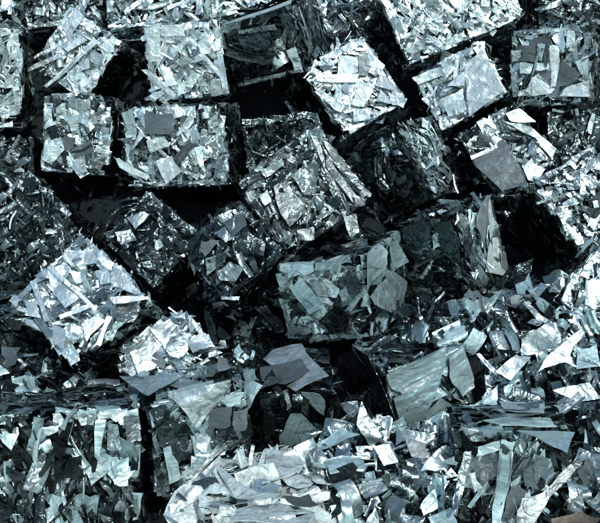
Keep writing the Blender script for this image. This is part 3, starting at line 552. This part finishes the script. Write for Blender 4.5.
trace('smooth_top', 'T', [(217,354),(227,356),(230,370),(217,369)], 'satin', .05, 'curled_strip', bend=.4)
trace('plate_top', 'T', [(262,358),(274,350),(302,345),(307,354),(329,377),(295,391),(286,386),(310,372),(302,360),(274,365)], 'satin', .02, 'curved_plate', 'white curved plate')
trace('plate_top', 'T', [(260,367),(302,359),(310,372),(286,385),(262,380)], 'plate', .028, 'plate', 'grey flat plate')
trace('plate_top', 'T', [(261,387),(274,374),(282,377),(279,384)], 'tan', .036, 'sheet_piece')
for p, m in (([(279,437),(291,415),(300,413),(320,433),(304,450),(280,447)], 'brushed'), ([(300,394),(320,394),(326,402),(324,415),(312,407)], 'brushed'), ([(258,397),(270,396),(276,430),(266,444)], 'dark'), ([(284,393),(288,393),(291,408),(287,410)], 'bright')):
    trace('plate_top', 'F', p, m, .02, bend=.1)
for p, m in (([(386,374),(447,347),(447,367),(400,392),(394,391)], 'brushed'), ([(392,397),(447,370),(430,405),(422,420),(402,427)], 'brushed'), ([(449,357),(463,346),(475,375),(475,387),(462,397),(450,377)], 'brushed'), ([(427,412),(440,397),(452,405),(452,425),(427,432)], 'brushed')):
    trace('smooth_blue', 'F', p, m, .018, 'broad_sheet', bend=.26 if len(p) > 5 else -.2)
trace('smooth_blue', 'F', [(400,392),(440,371),(447,370),(405,396)], 'satin', .03, 'strip')
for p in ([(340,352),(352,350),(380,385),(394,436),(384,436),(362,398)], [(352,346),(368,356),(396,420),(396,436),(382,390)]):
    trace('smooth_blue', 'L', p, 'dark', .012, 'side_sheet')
for p, m in (([(95,420),(106,420),(100,459),(94,457)], 'brushed'), ([(107,422),(117,425),(122,452),(107,450)], 'steel'), ([(124,417),(140,416),(142,440),(127,442)], 'steel'), ([(50,455),(67,422),(77,422),(65,450)], 'dark'), ([(40,427),(60,425),(57,432),(45,435)], 'bright'), ([(86,470),(104,456),(110,470),(92,486)], 'bright'), ([(112,462),(128,458),(128,486),(114,484)], 'brushed'), ([(52,462),(82,456),(84,478),(56,480)], 'dark')):
    trace('bottom_left', 'F', p, m, .016, 'ribbon', bend=.12)
trace('bottom_left', 'T', [(75,404),(78,406),(64,428),(60,427)], 'satin', .05, 'bar')
for p, m in (([(472,459),(499,452),(497,474),(482,487)], 'tan'), ([(501,439),(514,442),(510,487),(500,522),(491,522),(497,479)], 'brushed'), ([(510,487),(527,489),(520,502),(510,522),(502,522)], 'plate'), ([(469,474),(474,473),(482,488),(475,492)], 'satin'), ([(531,460),(549,458),(548,478),(536,476)], 'steel'), ([(520,452),(530,456),(538,490),(526,486)], 'steel'), ([(478,446),(500,440),(500,450),(476,457)], 'brushed')):
    trace('bottom_right', 'F', p, m, .02, 'ribbon', bend=.12)
for p, m in (([(500,402),(545,403),(544,413),(502,407)], 'satin'), ([(482,419),(550,417),(557,424),(500,427)], 'brushed'), ([(515,429),(575,434),(567,449),(545,442)], 'bright'), ([(480,412),(520,412),(540,416),(490,419)], 'steel')):
    trace('bottom_right', 'T', p, m, .03, bend=.05)
for p, m in (([(210,469),(280,499),(277,507),(235,492),(207,472)], 'white'), ([(267,452),(297,448),(305,459),(300,467),(262,482)], 'white'), ([(235,507),(262,502),(280,500),(315,510),(300,524),(230,524)], 'white'), ([(283,496),(308,490),(318,506),(296,510)], 'tan')):
    trace('weathered', 'T', p, m, .05, bend=.22)
for p, m in (([(62,28),(76,8),(84,16),(70,40)], 'satin'), ([(60,44),(80,30),(88,40),(68,52)], 'satin'), ([(90,48),(104,56),(100,66),(86,60)], 'satin'), ([(78,62),(88,58),(90,68),(80,72)], 'satin')):
    trace('tilt_left', 'F', p, m, .016)
for p in ([(44,86),(95,38),(98,42),(47,88)], [(27,68),(62,52),(63,56),(29,72)], [(70,24),(98,42),(97,44),(69,27)], [(34,56),(56,44),(57,47),(35,59)]):
    trace('tilt_left', 'F', p, 'satin', .03, 'strip')
for p, m in (([(45,140),(60,128),(64,150),(52,164),(42,160)], 'bright'), ([(66,118),(88,110),(90,126),(72,132)], 'bright'), ([(72,160),(84,156),(88,172),(76,174)], 'bright'), ([(64,136),(76,138),(72,150),(62,150)], 'plate'), ([(56,108),(66,102),(66,116),(56,122)], 'bright')):
    trace('round_crumple', 'F', p, m, .018, bend=.2)
for p, m in (([(236,30),(276,24),(278,30),(238,34)], 'steel'), ([(238,83),(286,72),(287,75),(240,87)], 'steel'), ([(250,55),(270,50),(280,58),(262,66)], 'dark'), ([(238,38),(270,30),(276,46),(246,52)], 'dark')):
    trace('dark_upper', 'F', p, m, .018, bend=.1)
trace('dark_upper', 'T', [(222,25),(226,22),(292,0),(291,4)], 'satin', .02, 'strip')
for p, m in (([(402,228),(430,216),(432,240),(418,262),(404,250)], 'dark'), ([(434,222),(452,220),(462,266),(440,252)], 'dark'), ([(410,250),(428,247),(442,252),(430,258)], 'steel'), ([(432,236),(438,232),(440,246),(433,250)], 'bright')):
    trace('ridge', 'F', p, m, .018, bend=.1)
for p, m in (([(476,226),(486,196),(490,194),(490,220),(480,246)], 'satin'), ([(489,196),(493,198),(508,276),(488,272),(494,240)], 'white'), ([(464,236),(472,236),(472,256),(463,256)], 'steel'), ([(500,250),(506,252),(511,278),(503,268)], 'satin')):
    trace('ridge', 'R', p, m, .02, bend=.2)

# ------------------------------------------------------------------ loose scrap lying on the heap
LS = [0]
def loose(name, label, poly, mat, tilt=(0, 0), lift=0.0, bend=0.0, fold=0.0, group=None, cat='metal offcut'):
    LS[0] += 1; rng = np.random.default_rng(900 + LS[0])
    c = np.mean(poly, axis=0); z = heap_depth(c[1]) - .02 - lift
    nrm = np.array([rng.normal(0, .15) + tilt[0], -.62 + rng.normal(0, .12), .78 + tilt[1]])
    me, c3, Rw, k = sheet(poly, CAM + ray(*c) * z, nrm, th=.004, bend=bend or rng.normal(0, .16), fold=fold, seed=900 + LS[0], rough=.0045)
    o = add(name, me, mat, None, c3, Rw, k)
    o['label'] = label; o['category'] = cat
    o['group'] = group or 'loose scrap between the bales'
    return o
loose('sheet_offcut', 'white rectangular sheet with a rolled grey upper edge, right of the ridged bale', [(522,338),(538,329),(555,322),(562,342),(555,346),(540,351),(522,355)], 'pale', bend=.25, lift=.13)
loose('forked_offcut', 'white forked offcut shaped like a letter Y, right of the rolled-edge sheet', [(537,372),(550,354),(579,330),(584,332),(570,354),(577,367),(566,362),(550,366)], 'pale', lift=.16)
loose('bent_offcut', 'white bent offcut folded like a wing, below the rolled-edge sheet', [(497,371),(515,357),(532,355),(525,365),(511,382)], 'satin', bend=.1, lift=.14)
loose('strip_offcut', 'narrow pale strip leading down to the wing-like bent offcut', [(476,354),(481,353),(500,372),(497,376)], 'bright', lift=.06)
loose('strip_offcut', 'pale strip pointing down at the upper edge of the rolled-edge sheet', [(522,302),(527,301),(550,321),(540,324)], 'pale', lift=.06)
loose('sheet_offcut', 'pale blue rectangular offcut at the right edge beside the forked offcut', [(577,350),(597,345),(602,367),(577,369)], 'brushed', lift=.03)
loose('sheet_offcut', 'long pale wedge-shaped offcut at the right edge below the forked offcut', [(552,391),(590,382),(604,398),(580,402)], 'pale', lift=.03)
loose('sheet_offcut', 'dark blue flat sheet lying under the dark-fronted ridged bale', [(432,318),(474,319),(477,336),(446,334)], 'dark', lift=.0)
loose('sheet_offcut', 'dark upright triangular offcut below the wing-like bent offcut', [(521,372),(530,370),(532,397)], 'dark', lift=.05)
loose('sheet_offcut', 'pale blue kite-shaped offcut right of the smooth blue bale', [(482,397),(499,384),(497,404),(484,405)], 'brushed', lift=.06)
loose('curled_offcut', 'dark curled offcut in front of the black side of the right-edge bale', [(511,279),(517,265),(532,260),(532,271)], 'dark', bend=.3, lift=.04)
loose('strip_offcut', 'short pale bar in front of the black side of the right-edge bale', [(532,295),(542,282),(550,286),(536,300)], 'pale', lift=.05)
loose('sheet_offcut', 'grey heart-shaped offcut leaning against the blue-grey right-edge bale', [(542,275),(560,269),(571,276),(560,292),(549,290)], 'steel', lift=.05)
loose('sheet_offcut', 'small dark flat offcut above the rolled-edge sheet', [(508,297),(531,294),(532,304),(512,305)], 'plate', lift=.06)
loose('sheet_offcut', 'large white bent sheet in front of the smooth blue bale', [(396,428),(435,436),(427,444),(407,441),(396,446)], 'pale', lift=.12)
loose('sheet_offcut', 'grey square offcut lying over the large white bent sheet', [(405,436),(426,443),(429,458),(411,457)], 'plate', lift=.15)
loose('sheet_offcut', 'white rectangular offcut near the bottom edge, between weathered bale and bottom-right bale', [(360,483),(384,479),(388,491),(365,498)], 'pale', lift=.1)
loose('sheet_offcut', 'small white square offcut at the foot of the black bale side', [(340,403),(357,399),(360,411),(352,419)], 'pale', lift=.05)
loose('curved_offcut', 'tall pale curved sheet standing beside the black bale side', [(356,424),(361,402),(384,442),(372,446),(360,434)], 'pale', bend=.2, lift=.08)
loose('sheet_offcut', 'pale sheet continuing below the tall pale curved sheet', [(371,447),(389,445),(398,462),(384,464)], 'bright', lift=.1)
loose('curled_offcut', 'pale wavy curled sheet right of the weathered white bale', [(319,454),(322,449),(335,467),(360,466),(345,478),(322,477)], 'pale', bend=.25, lift=.12)
loose('curled_offcut', 'small shiny rolled tube beside the pale wavy curled sheet', [(335,448),(350,443),(350,457),(335,459)], 'steel', bend=-.7, lift=.1)
loose('curved_offcut', 'long grey-blue sheet sloping under the small white square offcut', [(302,452),(340,429),(360,437),(322,447)], 'brushed', bend=.1, lift=.07)
loose('sheet_offcut', 'pale flat offcut near the bottom edge right of the weathered white bale', [(320,497),(347,499),(345,509),(322,506)], 'pale', lift=.12)
loose('cone_offcut', 'small shiny cone-shaped offcut below the grey square offcut', [(420,472),(430,457),(441,457),(443,468)], 'bright', bend=-.5, lift=.13)
loose('sheet_offcut', 'grey-blue offcut at the bottom edge left of the bottom-right bale', [(427,519),(452,507),(459,526),(430,527)], 'brushed', lift=.12)
loose('sheet_offcut', 'white pointed triangular offcut at the bottom edge', [(365,524),(374,506),(380,524)], 'pale', lift=.12)
loose('sheet_offcut', 'small tan offcut in the loose scrap left of the bottom-right bale', [(414,478),(432,479),(427,487),(414,487)], 'tan', lift=.12)
loose('sheet_offcut', 'teal leaf-shaped offcut standing in the loose scrap near the bottom edge', [(420,504),(435,490),(438,509),(422,515)], 'brushed', lift=.14, bend=.2)
loose('sheet_offcut', 'grey folded offcut in the middle of the bottom loose scrap', [(382,476),(395,473),(401,484),(386,487)], 'steel', lift=.1, fold=.3)
loose('long_strip', 'long curved grey strip flaring out at the bottom edge, across the bottom-right bale', [(516,519),(522,499),(542,494),(570,464),(582,463),(575,471),(550,498),(532,526),(515,526)], 'tan', lift=.30, bend=.06)
loose('square_bar', 'grey square bar standing at the left side of the bottom-right bale', [(460,472),(465,452),(471,452),(467,474),(457,514),(451,513)], 'steel', lift=.28)
loose('rod', 'dull grey rod leaning against the bale with the smooth rolled sheet', [(224,443),(227,446),(189,488),(185,485)], 'tan', lift=.38, cat='metal rod')
loose('rusty_plate', 'small rusty brown plate at the bottom edge in the right corner', [(552,520),(580,512),(600,520),(590,530),(556,530)], 'rusty', lift=.2)

ZONES = (  # photo region of each patch of loose scrap, how many countable pieces, their label
    ((485, 288, 600, 415), 95, 'in the loose scrap at the right, above the bottom-right bale', 'small offcuts in the right-hand loose scrap', .02),
    ((318, 425, 455, 523), 80, 'in the loose scrap at the bottom centre', 'small offcuts in the bottom loose scrap', .05),
    ((572, 415, 604, 523), 26, 'in the loose scrap of the bottom-right corner', 'small offcuts in the corner loose scrap', .05),
    ((455, 300, 520, 350), 18, 'lying at the foot of the bright ridged bale', 'small offcuts at the foot of the ridged bale', .03),
    ((398, 300, 480, 342), 34, 'above the smooth blue bale', 'small offcuts above the smooth blue bale', .02),
    ((0, 350, 92, 394), 30, 'behind the bottom-left bale', 'small offcuts behind the bottom-left bale', -.12),
    ((205, 345, 262, 378), 12, 'lying behind the smooth-sheet bale', 'small offcuts behind the smooth-sheet bale', -.05),
    ((175, 452, 318, 523), 34, 'lying on the weathered white bale', 'small offcuts on the weathered bale', .16),
    ((305, 446, 350, 523), 26, 'at the right end of the weathered white bale', 'small offcuts beside the weathered bale', .14),
    ((130, 378, 262, 400), 14, 'lying on top of the smooth-sheet bale', 'small offcuts on the smooth-sheet bale', .16),
)
rz = np.random.default_rng(77); LP = (('bright', .09), ('pale', .14), ('brushed', .27), ('steel', .27), ('dark', .17), ('plate', .06))
for (x0, y0, x1, y1), n, lab, grp, lift in ZONES:
    for k in range(n):
        u, v = rz.uniform(x0, x1), rz.uniform(y0, y1)
        kind = pick(rz, (('shard', .3), ('strip', .22), ('crumple', .16), ('pleat', .14), ('curl', .18))); s = (.06 + .15 * rz.beta(1.2, 2.4)) * (1.5 if kind == 'strip' else 1)
        P = CAM + ray(u, v) * (heap_depth(v) - lift + rz.uniform(-.03, .05))
        nrm = np.array([rz.normal(0, .35), -.55 + rz.normal(0, .3), .75 + rz.normal(0, .2)]); nrm /= np.linalg.norm(nrm)
        a1 = np.cross(nrm, rz.normal(0, 1, 3)); a1 /= np.linalg.norm(a1)
        mt = pick(rz, (('white', .8), ('tan', .1), ('pale', .1)) if 'on the weathered' in lab else (('dark', .5), ('brushed', .2), ('plate', .1), ('steel', .2)) if 'behind' in lab or 'above the smooth' in lab else LP); o = add({'shard': 'shard_offcut', 'strip': 'strip_offcut', 'crumple': 'crumpled_offcut', 'pleat': 'pleated_offcut', 'curl': 'curled_offcut'}[kind], LIB[kind][rz.integers(len(LIB[kind]))], mt, None, P, np.stack([a1, np.cross(nrm, a1), nrm], 1), (s, s * rz.uniform(.7, 1.2), s))
        tone = {'bright': 'bright', 'pale': 'pale', 'white': 'stained white', 'tan': 'tarnished', 'brushed': 'blue-grey', 'steel': 'grey', 'dark': 'dark', 'plate': 'matt grey'}[mt]
        o['label'] = f"{'tiny' if s < .085 else 'small' if s < .125 else 'sizeable'} {tone} {dict(shard='flat shard', strip='narrow strip', crumple='crumpled offcut', pleat='pleated offcut', curl='curled offcut')[kind]} {lab}"; o['category'] = 'metal offcut'; o['group'] = grp
# fine litter on the ground and in the loose patches
spots = []
for (x0, y0, x1, y1), n, lab, grp, lift in ZONES[:7]:
    m = int((x1 - x0) * (y1 - y0) * .05); uv = rz.uniform((x0, y0), (x1, y1), (m, 2)); z = heap_depth(uv[:, 1]) - lift + rz.uniform(-.01, .09, m)
    C = CAM + np.stack([ray(a, b) for a, b in uv]) * z[:, None]
    spots.append((C, np.array([1., 0, 0]), np.array([0, .78, .62]), np.array([0, -.62, .78]), (.02, .07), .45))
m = 14000; xy = rz.uniform((-2.6, 2.2), (2.6, 7.0), (m, 2)); C = np.concatenate([xy, gh(xy[:, 0], xy[:, 1])[:, None] + rz.uniform(0, .03, (m, 1))], 1)
spots.append((C, np.array([1., 0, 0]), np.array([0, 1., 0]), np.array([0, 0, 1.]), (.03, .12), .55))
fl = add('scrap_litter', fragments(rz, spots), 'fragd')
fl['kind'] = 'stuff'; fl['label'] = 'fine metal slivers littering the ground between the bales'; fl['category'] = 'metal litter'
